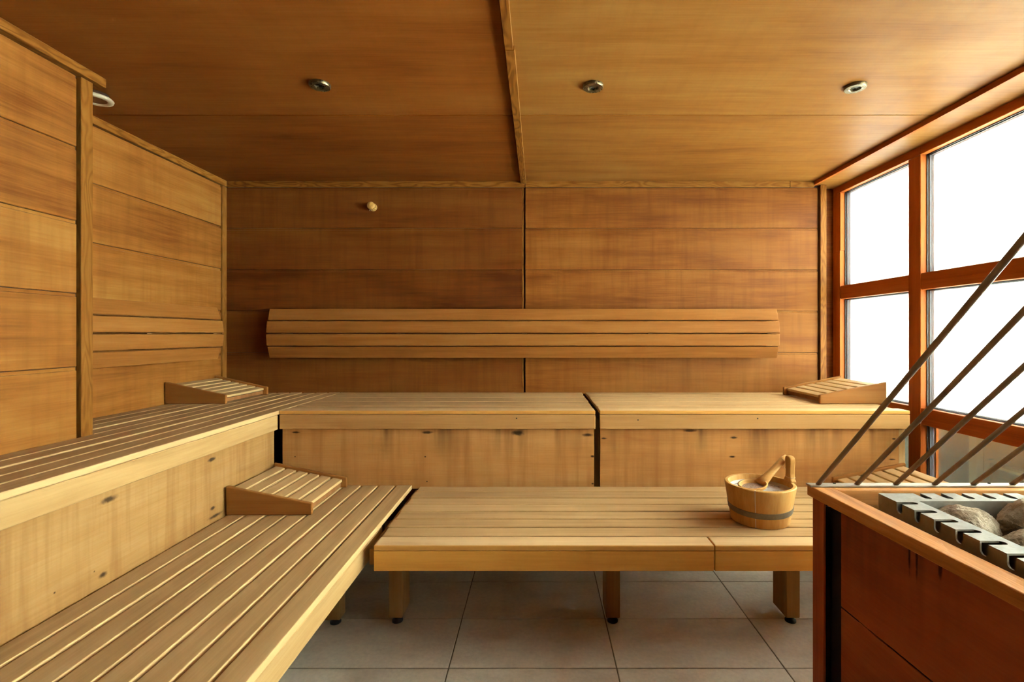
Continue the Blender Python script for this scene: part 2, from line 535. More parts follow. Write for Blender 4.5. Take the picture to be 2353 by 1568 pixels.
# ---------------------------------------------------------------- ceiling
ceiling = struct('ceiling', box(-2.1, 2.05, YN - 0.1, 3.3, CZ + 0.014, CZ + 0.1), M['groove'])
cy_rows = [(2.156, YB), (0.90, 2.150), (-0.35, 0.894), (YN, -0.356)]
for (a, b) in cy_rows:
    build('panel', box(XL, -0.098, a, b, CZ, CZ + 0.013, 0.002), M['ceil_l'], ceiling)
    build('panel', box(-0.092, 1.775, a, b, CZ, CZ + 0.013, 0.002), M['ceil'], ceiling)
t = struct_empty('trim_1')
build('batten', box(-0.1145, -0.081, 1.63, YB - 0.012, CZ - 0.018, CZ - 0.0002, 0.0015), M['trim_y'], t)
build('batten', box(-0.1145, -0.086, YN, 1.629, CZ - 0.018, CZ - 0.0002, 0.0015), M['trim_y'], t)

# ---------------------------------------------------------------- back wall
wall_back = struct('wall_back', box(-2.1, 1.80, YB + 0.016, YB + 0.12, -0.06, CZ + 0.05), M['groove'])
zr = [(GZ[0] + 0.0025, 2.128)] + [(GZ[k + 1] + 0.0025, GZ[k]) for k in range(4)] + [(0.02, GZ[4])]
for (a, b) in zr:
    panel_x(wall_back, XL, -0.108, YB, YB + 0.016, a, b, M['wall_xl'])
    panel_x(wall_back, -0.085, 1.782, YB, YB + 0.016, a, b, M['wall_x'])
build('joint_strip', box(-0.1065, -0.097, YB + 0.003, YB + 0.016, 0.02, 2.128, 0.001), M['trim_z'], wall_back)
t = struct_empty('trim_2')
build('cornice', box(-1.985, -0.088, YB - 0.012, YB - 0.0002, 2.129, CZ - 0.0002, 0.002), M['trim_x'], t)
build('cornice', box(-0.086, 1.60, YB - 0.012, YB - 0.0002, 2.129, CZ - 0.0002, 0.002), M['trim_x'], t)
build('cornice', box(1.601, 1.755, YB - 0.012, YB - 0.0002, 2.129, CZ - 0.0002, 0.002), M['trim_x'], t)
t = struct_empty('trim_3')
build('corner_board', box(1.793, 1.832, YB - 0.012, YB + 0.12, 0, 2.144, 0.002), M['trim_z'], t)
build('reveal_board', box(1.8325, XW + 0.02, YB + 0.09, YB + 0.12, 0, 2.144, 0.001), M['wall_x'], t)

# ---------------------------------------------------------------- left wall: proud section near, recessed section far
wall_left = struct('wall_left', box(-2.12, XL - 0.016, YRET, YB + 0.1, -0.06, CZ + 0.05), M['groove'])
bmw = box(-2.12, XLF - 0.016, YN, YRET - 0.02, -0.06, CZ + 0.05)
build('wall_core', bmw, M['groove'], wall_left)
for (a, b) in zr:
    panel_y(wall_left, YRET, 3.038, XL, XL - 0.016, a, b, M['wall_y'])
    panel_y(wall_left, YN, 1.748, XLF, XLF - 0.016, a, b, M['wall_y'])
build('return_board', box(-2.0, XLF - 0.017, YRET - 0.019, YRET - 0.001, 0, CZ - 0.0003, 0.001), M['wall_x'], wall_left)
t = struct_empty('trim_4')
build('corner_board', box(XLF - 0.03, XLF + 0.004, 1.763, YRET, 0.0, 2.132, 0.002), M['trim_z'], t)
build('cornice', box(XLF - 0.016, XLF + 0.018, YN, YRET + 0.04, 2.133, CZ - 0.0002, 0.0015), M['trim_y'], t)
t = struct_empty('trim_5')
build('corner_board', box(XL - 0.015, XL + 0.004, 3.048, YB - 0.0003, 0.0, 2.130, 0.002), M['trim_z'], t)
build('cornice', box(XL - 0.015, XL + 0.012, YRET + 0.001, YB - 0.0125, 2.131, CZ - 0.0002, 0.0015), M['trim_y'], t)

# ---------------------------------------------------------------- wall behind the camera
wall_front = struct('wall_front', box(-2.1, 2.05, YN - 0.12, YN - 0.017, -0.06, CZ + 0.05), M['groove'])
for (a, b) in zr:
    build('panel', box(XLF, -0.1, YN - 0.016, YN, a, b, 0.003), M['wall_x'], wall_front)
    build('panel', box(-0.094, XW, YN - 0.016, YN, a, b, 0.003), M['wall_x'], wall_front)

# ---------------------------------------------------------------- window wall on the right
t = struct_empty('trim_6')
build('ceiling_trim', box(1.755, 1.772, YN, YB + 0.0885, 2.143, CZ - 0.0003, 0.001), M['frame_y'], t)
build('soffit_board', box(1.7725, XW + 0.03, YN, YB + 0.0885, 2.146, CZ - 0.001, 0.001), M['ceil'], t)
build('pocket_backing', box(1.8005, 2.04, YB + 0.1205, YB + 0.2, -0.06, CZ + 0.05), M['groove'], wall_back)
wall_right = struct('wall_right', box(XW + 0.001, XW + 0.09, YN - 0.1, YB + 0.2, 2.150, CZ + 0.05), M['groove'])
build('sill_wall', box(XW + 0.001, XW + 0.09, YN - 0.1, YB + 0.2, -0.06, 0.06), M['frame_y'], wall_right)
build('far_stile_wall', box(XW + 0.001, XW + 0.09, 3.1475, YB + 0.2, 0.06, 2.150), M['frame_z'], wall_right)
build('near_wall', box(XW + 0.001, XW + 0.09, YN - 0.1, -0.2605, 0.06, 2.150), M['wall_y'], wall_right)

XG = XW + 0.034      # inner glass
bays = [(2.532, 3.105), (1.20, 2.451), (-0.20, 1.12)]
panes = [(1.502, 2.104), (0.818, 1.418), (0.10, 0.734)]
for bi, (y0, y1) in enumerate(bays):
    wn = struct_empty('window_%d' % (bi + 1), (XW, (y0 + y1) / 2, 0.06))
    yl = y0 - (0.0805 if bi < 2 else 0.06)
    # upright on the near side of the bay (mullion) and, for the far bay, the far stile
    build('mullion', box(XW, XW + 0.075, yl, y0, 0.0605, 2.1035, 0.002), M['frame_z'], wn)
    if bi == 0:
        build('stile', box(XW + 0.002, XW + 0.036, y1 + 0.0005, 3.147, 1.73, 2.1035, 0.001), M['frame_z'], wn)
        build('stile', box(XW, XW + 0.036, y1 + 0.002, 3.147, 0.0605, 1.729, 0.001), M['frame_z'], wn)
        build('stile_back', box(XW + 0.0365, XW + 0.075, y1 + 0.0005, 3.147, 0.0605, 2.1035), M['frame_z'], wn)
    yb = 3.147 if bi == 0 else y1 + 0.0005
    build('head_rail', box(XW - 0.001, XW + 0.075, yl, yb, 2.104, 2.1495, 0.002), M['frame_y'], wn)
    build('transom', box(XW + 0.003, XW + 0.074, y0 + 0.0005, y1, panes[1][1], panes[0][0], 0.002), M['frame_y'], wn)
    build('transom', box(XW + 0.003, XW + 0.074, y0 + 0.0005, y1, panes[2][1], panes[1][0], 0.002), M['frame_y'], wn)
    build('bottom_rail', box(XW + 0.003, XW + 0.074, y0 + 0.0005, y1, 0.0605, panes[2][0], 0.002), M['frame_y'], wn)
    for pi, (z0, z1) in enumerate(panes):
        e = 0.001
        a, b, c, d = y0 + e, y1 - e, z0 + e, z1 - e
        # gasket ring, two aluminium spacer rings, inner clear glass, outer glass, outer wood bead
        def ring(xa, xb, wd):
            bm = box(xa, xb, a, a + wd, c, d)
            box(xa, xb, b - wd, b, c, d, bm=bm)
            box(xa, xb, a + wd, b - wd, c, c + wd, bm=bm)
            box(xa, xb, a + wd, b - wd, d - wd, d, bm=bm)
            return bm
        gk = build('gasket', ring(XG - 0.003, XG + 0.003, 0.003), M['black'], wn)
        gp = build('pane', box(XG + 0.0035, XG + 0.0075, a, b, c, d), M['glass'], wn)
        build('spacer', ring(XG + 0.008, XG + 0.018, 0.006), M['alu'], wn)
        build('spacer', ring(XG + 0.0195, XG + 0.0295, 0.007), M['alu'], wn)
        og = box(XG + 0.030, XG + 0.036, a, b, c, d)
        oo = build('outer_pane', og, [M['glass'], M['frost']], wn)
        if pi < 2:
            for p in oo.data.polygons:
                if p.normal.x < -0.9:
                    p.material_index = 1
        build('outer_bead', ring(XG + 0.0365, XG + 0.048, 0.010), M['frame_y'], wn)

# low stucco wall of the light well right outside the lower panes
st = struct('wall_parapet', box(2.16, 2.28, YN - 1.5, YB + 2.5, -0.3, 0.775, 0.004), M['stucco'])

# ---------------------------------------------------------------- benches
def slat(parent, x0, x1, y0, y1, ztop, mat, th=0.02, name='slat'):
    return build(name, box(x0, x1, y0, y1, ztop - th, ztop, 0.0042, 3), mat, parent)

# left upper bench
YE = -0.6
LU = thing('upper_bench', 'upper slatted bench along the left wall with pale front board', 'bench', (-1.63, 1.2, 0))
pit = 0.0812
for k in range(9):
    x1 = -1.265 - pit * k
    x0 = max(x1 - pit + 0.0095, XL + 0.006)
    ya = YE if k < 5 else YRET + 0.006
    slat(LU, x0, x1, ya, YB - 0.004, ZU - 0.0008 * (k % 3), M['seat_y'])
build('fascia_board', box(-1.287, -1.2655, YE, 2.345, 0.7295, ZU - 0.0205, 0.002), M['pale_y'], LU)
def loc_k(base, x, y, z, sa, sc):
    return (x - base[0], y - base[1], z - base[2], sa, sc)
b = (-1.63, 1.2, 0)
lk = [loc_k(b, -1.285, 1.446, 0.698, 0.035, 0.011), loc_k(b, -1.285, 1.904, 0.699, 0.028, 0.009),
      loc_k(b, -1.285, 1.428, 0.482, 0.018, 0.010), loc_k(b, -1.285, 1.908, 0.505, 0.018, 0.008),
      loc_k(b, -1.285, 1.285, 0.505, 0.004, 0.004), loc_k(b, -1.285, 1.40, 0.505, 0.004, 0.004),
      loc_k(b, -1.285, 1.925, 0.470, 0.05, 0.008)]
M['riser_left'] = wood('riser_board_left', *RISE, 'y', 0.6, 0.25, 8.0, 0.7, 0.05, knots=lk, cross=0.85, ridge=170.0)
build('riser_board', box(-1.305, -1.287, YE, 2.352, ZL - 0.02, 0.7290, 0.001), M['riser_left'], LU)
for y in (YE + 0.05, 0.6, 1.55, 2.2):
    build('bearer', box(-1.66, -1.306, y, y + 0.045, 0.71, ZU - 0.0215), M['under'], LU)
build('bearer', box(-1.985, -1.306, 2.75, 2.795, 0.71, ZU - 0.0215), M['under'], LU)
for y in (YE + 0.05, 0.9, 2.2):
    build('leg', box(-1.66, -1.60, y, y + 0.06, 0.001, 0.709, 0.002), M['leg_z'], LU)
build('leg', box(-1.95, -1.89, 2.7, 2.76, 0.001, 0.709, 0.002), M['leg_z'], LU)

# back upper bench in two sections
def upper_back(x0, x1, label, knots, nails, endpost=False):
    base = ((x0 + x1) / 2, 2.72, 0)
    t = thing('upper_bench', label, 'bench', base)
    for k in range(9):
        y0 = 2.35 + 0.0818 * k
        y1 = min(y0 + 0.0795, YB - 0.004)
        xa, xb = x0 + (0.003 * ((k * 7) % 4) / 4 if k else 0), x1 - (0.004 * ((k * 5) % 4) / 4 if k else 0)
        if endpost and k > 0:
            xb -= 0.02 if k < 2 else 0.0
        build('slat', box(xa, xb, y0, y1, ZU - 0.018, ZU - 0.0012 * (k % 2), 0.004, 3), M['seat_x'] if k else M['pale_top'], t)
    fb = build('fascia_board', box(x0, x1, 2.351, 2.371, 0.7305, ZU - 0.0195, 0.003, 2), M['pale_x'], t)
    mm = wood('riser_board_back', *RISE_B, 'x', 0.6, 0.06, 9.0, 0.7, 0.05,
              knots=[loc_k(base, *q) for q in knots], drips=(0.74, 0.56, 0.7), cross=0.6)
    xe = x1 - (0.035 if endpost else 0.0)
    build('riser_board', box(x0 + 0.004, xe - 0.004, 2.373, 2.391, ZL - 0.02, 0.7300, 0.001), mm, t)
    if endpost:
        build('end_post', box(xe - 0.003, x1 - 0.004, 2.376, 2.42, 0.001, 0.7300, 0.002), M['pale_z'], t)
    for (nx, nz) in nails:
        bm = lathe([(0.0, -0.0004), (0.0035, -0.0004), (0.0035, 0.0004), (0.0, 0.0004)], 12)
        bmesh.ops.rotate(bm, verts=bm.verts, matrix=Matrix.Rotation(math.pi / 2, 3, 'X'))
        bmesh.ops.translate(bm, verts=bm.verts, vec=(nx, 2.3508, nz))
        build('screw_hole', bm, M['nail'], t)
    for x in (x0 + 0.03, (x0 + x1) / 2, x1 - 0.10):
        build('bearer', box(x, x + 0.045, 2.40, 3.07, 0.72, ZU - 0.0190), M['under'], t)
        build('leg', box(x, x + 0.045, 2.98, 3.04, 0.001, 0.7195, 0.002), M['leg_z'], t)
    return t
M['pale_top'] = wood('front_slat_wood', (190, 150, 104), (220, 182, 132), (234, 202, 152), 'x', 0.5, 0.05, 20.0, 0.5, 0.06, edge=(216, 158, 80))  # edge colour paints the shade of the front face in darker orange
M['pale_z'] = wood('pale_post_wood', *PALE, 'z', 0.5, 0.05, 14.0, 0.5, 0.05)
def bx(px):            # x on the plane of the back riser for a column of the photograph
    return (px - VX) / F_PX * 2.373
def bz(py):
    return CAM_H - (py - VY) / F_PX * 2.373
BK1 = [(bx(680), 2.373, bz(994), 0.022, 0.006), (bx(982), 2.373, bz(994), 0.03, 0.008), (bx(1190), 2.373, bz(995), 0.035, 0.016),
       (bx(678), 2.373, bz(1050), 0.005, 0.004), (bx(977), 2.373, bz(1050), 0.005, 0.004), (bx(981), 2.373, bz(1107), 0.005, 0.004),
       (bx(1350), 2.373, bz(1000), 0.03, 0.010), (bx(1362), 2.373, bz(1049), 0.012, 0.006), (bx(1362), 2.373, bz(1112), 0.008, 0.005)]
BK2 = [(bx(1388), 2.373, bz(1008), 0.018, 0.006), (bx(1686), 2.373, bz(1006), 0.02, 0.007), (bx(1682), 2.373, bz(1050), 0.018, 0.006),
       (bx(2054), 2.373, bz(1009), 0.012, 0.005), (bx(2050), 2.373, bz(1056), 0.02, 0.005), (bx(1585), 2.373, bz(990), 0.04, 0.008)]
upper_back(-1.262, 0.2755, 'left section of the upper bench on the back wall, ending at the gap', BK1,
           [((1187 - VX) / F_PX * 2.351, 0.783)])
upper_back(0.297, 1.806, 'right section of the upper bench on the back wall, reaching the window', BK2,
           [((1466 - VX) / F_PX * 2.351, 0.775), ((1741 - VX) / F_PX * 2.351, 0.782)], True)

# left lower bench
LLB = thing('lower_bench', 'lower slatted bench on the left, running towards the viewer', 'bench', (-0.95, 1.0, 0))
for k in range(8):
    x1 = -0.6205 - 0.0832 * k
    x0 = max(x1 - 0.0728, -1.2845)
    slat(LLB, x0, x1, YE, 2.368 - 0.001 * (k % 2), ZL - 0.0006 * (k % 3), M['seat_y'], 0.022)
build('fascia_board', box(-0.642, -0.621, YE, 1.92, 0.362, ZL - 0.0225, 0.002), M['pale_y'], LLB)
for i, y in enumerate((2.30, 1.975, 1.0, 0.0, -0.5)):
    build('bearer', box(-1.28, -0.645, y, y + 0.05, 0.365, ZL - 0.023), M['under'], LLB)
for (y) in (1.97, 0.95, -0.5):
    for xx in (-0.93, -1.25):
        lg = build('leg', box(xx, xx + 0.12, y, y + 0.058, 0.025, 0.3645, 0.003), M['leg_z'], LLB)
        build('foot', lathe([(0.0, 0.0), (0.022, 0.0), (0.022, 0.006), (0.012, 0.012), (0.012, 0.0248), (0.0, 0.0248)], 20,
                            center=(xx + 0.09, y + 0.03, 0.0003)), M['black'], lg, True)

# back lower bench
LB = thing('lower_bench', 'lower slatted bench in front of the back wall, with the water bucket on it', 'bench', (0.6, 2.0, 0))
for k in range(8):
    y0 = 1.691 + 0.0832 * k
    y1 = min(y0 + 0.0735, 2.369)
    if k == 0:
        build('slat', box(-0.578, 0.6135, y0, y1, ZL - 0.02, ZL, 0.004, 3), M['pale_top'], LB)
        build('slat', box(0.6165, 1.80, y0, y1, ZL - 0.02, ZL, 0.004, 3), M['pale_top'], LB)
    else:
        build('slat', box(-0.580 + 0.004 * (k % 2), 1.80, y0, y1, ZL - 0.02, ZL - 0.0006 * (k % 2), 0.003, 2), M['seat_x'], LB)
M['fas_low'] = wood('lower_fascia_wood', (198, 130, 50), (228, 164, 74), (238, 182, 96), 'x', 0.5, 0.05, 14.0, 0.6, 0.08)
build('fascia_board', box(-0.578, 0.6135, 1.692, 1.712, 0.362, ZL - 0.0208, 0.002), M['fas_low'], LB)
build('fascia_board', box(0.6165, 1.80, 1.692, 1.712, 0.362, ZL - 0.0208, 0.002), M['fas_low'], LB)
for x in (-0.60, 0.28, 1.02, 1.70):
    build('bearer', box(x, x + 0.05, 1.7135, 2.36, 0.375, ZL - 0.0212), M['leg_z'], LB)
for xi, x in enumerate((-0.617, 0.277, 1.016, 1.70)):
    lg = build('leg', box(x, x + 0.057, 1.985, 2.10, 0.025, 0.3745, 0.003), M['leg_z'], LB)
    build('foot', lathe([(0.0, 0.0), (0.022, 0.0), (0.022, 0.006), (0.012, 0.012), (0.012, 0.0248), (0.0, 0.0248)], 20,
                        center=(x + 0.03, 2.01, 0.0003)), M['black'], lg, True)

# ---------------------------------------------------------------- backrests
def backrest_x(x0, x1):
    t = thing('backrest', 'long backrest of four horizontal slats on the back wall', 'backrest', ((x0 + x1) / 2, YB, 1.2))
    # bulged section: (y face, z) at the edges of each slat
    prof = [((3.025, 1.352), (3.000, 1.281)), ((2.992, 1.273), (2.982, 1.201)), ((2.982, 1.192), (2.990, 1.120)), ((2.998, 1.112), (3.022, 1.043))]
    for (ya, za), (yb, zb) in prof:
        d = Vector((yb - ya, zb - za)).normalized()
        n = Vector((-d.y, d.x)) * 0.02
        if n.x < 0:
            n = -n
        build('slat', prism([(ya, za), (yb, zb), (yb + n.x, zb + n.y), (ya + n.x, za + n.y)], 'x', x0, x1, 0.003, seg=2), M['rest_x'], t)
    for x in (-1.60, -0.885, -0.105, 0.68, 1.42):
        build('support', prism([(YB - 0.0005, 1.335), (3.048, 1.335), (3.024, 1.282), (3.015, 1.27), (3.0045, 1.20), (3.0045, 1.19), (3.013, 1.12), (3.021, 1.11),
                                (3.046, 1.058), (YB - 0.0005, 1.058)], 'x', x, x + 0.03), M['under2'], t)
    return t
def backrest_y(y0, y1):
    t = thing('backrest', 'short backrest of four slats on the recessed left wall', 'backrest', (XL, (y0 + y1) / 2, 1.2))
    prof = [((0.065, 1.352), (0.090, 1.281)), ((0.098, 1.273), (0.108, 1.201)), ((0.108, 1.192), (0.100, 1.120)), ((0.092, 1.112), (0.068, 1.043))]
    for (xa, za), (xb, zb) in prof:
        d = Vector((xb - xa, zb - za)).normalized()
        n = Vector((-d.y, d.x)) * 0.02
        if n.x > 0:
            n = -n
        pts = [(XL + xa, za), (XL + xb, zb), (XL + xb + n.x, zb + n.y), (XL + xa + n.x, za + n.y)]
        build('slat', prism(pts, 'y', y0, y1, 0.003, seg=2), M['rest_y'], t)
    for y in (1.9, 2.36, 2.84):
        build('support', prism([(XL + 0.0005, 1.335), (XL + 0.042, 1.335), (XL + 0.066, 1.282), (XL + 0.075, 1.27), (XL + 0.0855, 1.20), (XL + 0.0855, 1.19),
                                (XL + 0.077, 1.12), (XL + 0.069, 1.11), (XL + 0.044, 1.058), (XL + 0.0005, 1.058)], 'y', y, y + 0.03), M['under2'], t)
    return t
M['under2'] = wood('support_wood', (120, 80, 46), (150, 104, 62), (170, 124, 80), 'z', 0.6, 0.05)
backrest_x(-1.684, 1.489)
backrest_y(YRET + 0.03, 2.905)

# ---------------------------------------------------------------- headrests
def headrest(label, xh, xl, y0, y1, z, ltone):
    """Wedge pillow: xh is the x of the high end, xl of the low end; side boards at y0 and y1."""
    t = thing('headrest', label, 'headrest', ((xh + xl) / 2, (y0 + y1) / 2, z), 'slatted wooden headrests')
    s = 1 if xl > xh else -1
    hh, hl = 0.118, 0.048
    for (ya, yb) in ((y0, y0 + 0.018), (y1 - 0.018, y1)):
        pts = [(xh, z + 0.0005), (xl, z + 0.0005), (xl, z + hl), (xh, z + hh)]
        build('side_board', prism(pts, 'y', ya, yb, 0.004, seg=2), M['head_x'], t)
    L = abs(xl - xh)
    n = 6
    wd = (L - 0.02) / n
    for k in range(n):
        u0 = 0.012 + wd * k
        u1 = u0 + wd - 0.011
        def zz(u):
            return z + hh + (hl - hh) * u / L - 0.011
        a, b2 = xh + s * u0, xh + s * u1
        pts = [(a, zz(u0)), (b2, zz(u1)), (b2, zz(u1) - 0.013), (a, zz(u0) - 0.013)]
        build('slat', prism(pts, 'y', y0 + 0.0185, y1 - 0.0185, 0.003, seg=2), M['head_y'], t)
    for uu in (0.03, L - 0.045):
        a, b2 = xh + s * uu, xh + s * (uu + 0.02)
        zt = z + hh + (hl - hh) * (uu + 0.02) / L - 0.027
        build('cross_bar', box(min(a, b2), max(a, b2), y0 + 0.0185, y1 - 0.0185, max(z + 0.006, zt - 0.03), zt - 0.001), M['under2'], t)
    return t
headrest('wedge headrest on the lower left bench, against the pale riser', -1.277, -0.927, 1.972, 2.345, ZL, 0)
headrest('wedge headrest on the upper bench in the left back corner', -1.990, -1.668, 2.573, 2.985, ZU, 0)
headrest('wedge headrest on the upper bench beside the window', 1.853, 1.497, 2.573, 2.970, ZU, 0)
headrest('wedge headrest on the lower bench, half hidden behind the stove rods', 1.768, 1.418, 1.972, 2.345, ZL, 0)

# ---------------------------------------------------------------- bucket and ladle
bc = Vector((0.880, 1.925, ZL))
bk = thing('water_bucket', 'round wooden sauna bucket with grey metal band on the lower bench', 'bucket', tuple(bc))
H = 0.150
def brad(z):
    return 0.107 + (0.130 - 0.107) * z / H
# wall of the bucket: turned body with an open seam towards the viewer
bm = bmesh.new()
SEG = 72
a_seam = math.atan2(-0.115, -0.068)
rings = []
gap = 0.014
for i in range(SEG + 1):
    a = a_seam + gap + (2 * math.pi - 2 * gap) * i / SEG
    prof = [(brad(0) - 0.004, 0.0006), (brad(0), 0.004), (brad(0.075), 0.075), (brad(H), H - 0.003), (brad(H) - 0.003, H), (brad(H) - 0.013, H), (brad(H) - 0.015, H - 0.003), (brad(0) - 0.014, 0.012), (brad(0) - 0.014, 0.0006)]
    rings.append([bm.verts.new((bc.x + r * math.cos(a) * 1.02, bc.y + r * math.sin(a) * 0.96, bc.z + z)) for r, z in prof])
for p, q in zip(rings, rings[1:]):
    for j in range(len(p)):
        k = (j + 1) % len(p)
        bm.faces.new((p[j], q[j], q[k], p[k]))
bm.faces.new(rings[0]); bm.faces.new(list(reversed(rings[-1])))
wl = build('bucket_wall', bm, M['bwood'], bk)
for p in wl.data.polygons:
    p.use_smooth = len(p.vertices) == 4
wl.data.set_sharp_from_angle(angle=math.radians(40))
# pale seam strip
def seam_at(z, dr, da):
    a = a_seam + da
    r = brad(z) + dr
    return (bc.x + r * math.cos(a) * 1.02, bc.y + r * math.sin(a) * 0.96, bc.z + z)
bm = bmesh.new()
vs = []
for z in (0.003, 0.15):
    for dr in (-0.010, -0.0004):
        for da in (-0.0125, 0.0125):
            vs.append(bm.verts.new(seam_at(z, dr, da)))
for f in ((0, 1, 3, 2), (4, 6, 7, 5), (0, 4, 5, 1), (2, 3, 7, 6), (0, 2, 6, 4), (1, 5, 7, 3)):
    bm.faces.new([vs[i] for i in f])
so = build('seam_strip', bm, M['seam'], bk)
so['label'] = 'pale strip in the bucket seam'
# bottom
build('bucket_bottom', lathe([(0.0, 0.001), (0.0915, 0.001), (0.0915, 0.0115), (0.0, 0.0115)], 48, 1.02, 0.96, tuple(bc)), M['bwood'], bk)
# band, slightly tilted
bm = bmesh.new()
rings = []
for i in range(SEG):
    a = 2 * math.pi * i / SEG
    zc = 0.062 - 0.010 * math.sin(a) * -1.0 + 0.004 * math.cos(a)
    zlo, zhi = zc - 0.011, zc + 0.011
    prof = [(brad(zlo) + 0.0004, zlo), (brad(zlo) + 0.0022, zlo), (brad(zhi) + 0.0022, zhi), (brad(zhi) + 0.0004, zhi)]
    rings.append([bm.verts.new((bc.x + r * math.cos(a) * 1.02, bc.y + r * math.sin(a) * 0.96, bc.z + z)) for r, z in prof])
for i in range(SEG):
    p, q = rings[i], rings[(i + 1) % SEG]
    for j in range(4):
        k = (j + 1) % 4
        bm.faces.new((p[j], q[j], q[k], p[k]))
bo = build('metal_band', bm, M['band'], bk)
bo['label'] = 'grey metal band'
# liner and water
build('liner', lathe([(brad(0) - 0.0165, 0.014), (brad(H) - 0.0175, H - 0.020), (brad(H) - 0.0205, H - 0.020), (brad(0) - 0.019, 0.016)], 56, 1.02, 0.96, tuple(bc)), M['liner'], bk, True)
build('water', lathe([(0.0, 0.117), (0.1045, 0.117), (0.1045, 0.1205), (0.0, 0.1205)], 48, 1.02, 0.96, tuple(bc)), M['water'], bk)
# tall stave with the grip
ax = bc.x + 0.130
ear = [(-0.030, H - 0.010), (0.030, H - 0.010), (0.030, H + 0.004), (0.021, H + 0.012), (0.017, H + 0.030), (0.018, H + 0.055), (0.022, H + 0.080), (0.020, H + 0.094),
       (0.010, H + 0.100), (-0.010, H + 0.100), (-0.020, H + 0.094), (-0.022, H + 0.080), (-0.018, H + 0.055), (-0.017, H + 0.030), (-0.021, H + 0.012), (-0.030, H + 0.004)]
ea = build('grip_stave', prism([(bc.y + 0.02 + y, bc.z + z) for y, z in ear], 'x', ax - 0.010, ax + 0.012, 0.004, seg=2), M['bwood'], bk)
build('neck_cord', tube([(ax + 0.001 + 0.0150 * math.cos(q), bc.y + 0.02 + 0.0225 * math.sin(q), bc.z + H + 0.016) for q in [2 * math.pi * i / 24 for i in range(25)]], 0.0016, 6), M['string'], ea, True)

ld = thing('ladle', 'wooden ladle with foamy water resting inside the bucket', 'ladle', (0.838, 1.897, 0.575))
cx, cyy, cz = 0.838, 1.895, 0.606
# bowl: thick half shell
prof = []
R, T = 0.052, 0.007
for i in range(9):
    a = -math.pi / 2 + (math.pi / 2) * i / 8
    prof.append((R * math.cos(a), R * 0.55 * math.sin(a)))
for i in range(9):
    a = 0 - (math.pi / 2) * i / 8
    prof.append(((R - T) * math.cos(a), (R - T) * 0.5 * math.sin(a)))
prof[0] = (0.0, prof[0][1]); prof[-1] = (0.0, prof[-1][1])
bm = lathe(prof, 40, 1.08, 0.92, (0, 0, 0), close=False)
# handle: swept flat bar rising from the rim to behind the grip
import itertools
path = [Vector((0.034, 0.014, -0.004)), Vector((0.055, 0.022, 0.008)), Vector((0.082, 0.036, 0.026)), Vector((0.12, 0.058, 0.048)), Vector((0.165, 0.086, 0.074)), Vector((0.186, 0.099, 0.083))]
wid = [0.024, 0.021, 0.0165, 0.0150, 0.0150, 0.0120]
thk = [0.006, 0.010, 0.009, 0.0075, 0.0065, 0.005]
side = Vector((-0.45, 0.85, 0.25)).normalized()
rr = []
for i, p in enumerate(path):
    d = (path[min(i + 1, 5)] - path[max(i - 1, 0)]).normalized()
    s = (side - d * side.dot(d)).normalized()
    u = d.cross(s)
    ring = []
    for k in range(12):
        q = 2 * math.pi * k / 12
        ring.append(bm.verts.new(p + s * wid[i] * math.cos(q) + u * thk[i] * math.sin(q)))
    rr.append(ring)
for a2, b2 in zip(rr, rr[1:]):
    for k in range(12):
        bm.faces.new((a2[k], a2[(k + 1) % 12], b2[(k + 1) % 12], b2[k]))
bm.faces.new(rr[0]); bm.faces.new(list(reversed(rr[-1])))
rot = Matrix.Rotation(math.radians(-7), 3, 'Y') @ Matrix.Rotation(math.radians(6), 3, 'X')
bowl_verts = [v for v in bm.verts if v.co.length < 0.058 and v not in set(itertools.chain(*rr))]
bmesh.ops.rotate(bm, verts=bowl_verts, matrix=rot)
bmesh.ops.translate(bm, verts=bm.verts, vec=(cx, cyy, cz))
build('ladle_body', bm, M['lwood'], ld, True)
bm = lathe([(0.0, -0.0145), (0.043, -0.0145), (0.043, -0.012), (0.0, -0.012)], 32, 1.04, 0.9)
bmesh.ops.rotate(bm, verts=bm.verts, matrix=rot)
bmesh.ops.translate(bm, verts=bm.verts, vec=(cx, cyy, cz))
build('water', bm, M['foam'], ld)
hp = Vector((cx, cyy, cz)) + path[4]
build('cord', tube([hp + Vector((-0.01, -0.012, 0.004)), hp + Vector((0.005, -0.022, -0.02)), hp + Vector((0.014, -0.026, -0.048)), hp + Vector((0.006, -0.024, -0.052)), hp + Vector((-0.006, -0.018, -0.03)), hp + Vector((-0.014, -0.014, -0.008))], 0.0011, 6), M['string'], ld, True)

# ---------------------------------------------------------------- stove surround
ex = lambda y: 0.808 + 0.061 * (1.425 - y)     # outer edge of the side rail
ix = lambda y: ex(y) + 0.059
RZ = 0.740
YS = 0.30
sr = thing('stove_surround', 'dark red wooden surround enclosing the stove at lower right', 'surround', (1.35, 0.9, 0))
def skew_box(xa, xb, y0, y1, z0, z1, bev):
    return prism([(xa(y0), y0), (xb(y0), y0), (xb(y1), y1), (xa(y1), y1)], 'z', z0, z1, bev, seg=2)
build('side_rail', skew_box(ex, ix, YS, 1.454, RZ - 0.031, RZ, 0.003), M['heat_rail'], sr)
build('back_rail', box(ix(1.43) + 0.001, 1.86, 1.402, 1.454, RZ - 0.045, RZ - 0.0006, 0.003, 2), M['heat_rail_x'], sr)
build('front_rail', box(ix(YS) + 0.004, 1.86, YS, YS + 0.055, RZ - 0.031, RZ, 0.003, 2), M['heat_rail_x'], sr)
build('right_rail', box(1.80, 1.86, YS + 0.056, 1.4015, RZ - 0.031, RZ, 0.003, 2), M['heat_rail'], sr)
px_ = lambda y: ex(y) + 0.032
px2 = lambda y: ex(y) + 0.0355
hb = (1.35, 0.9, 0)
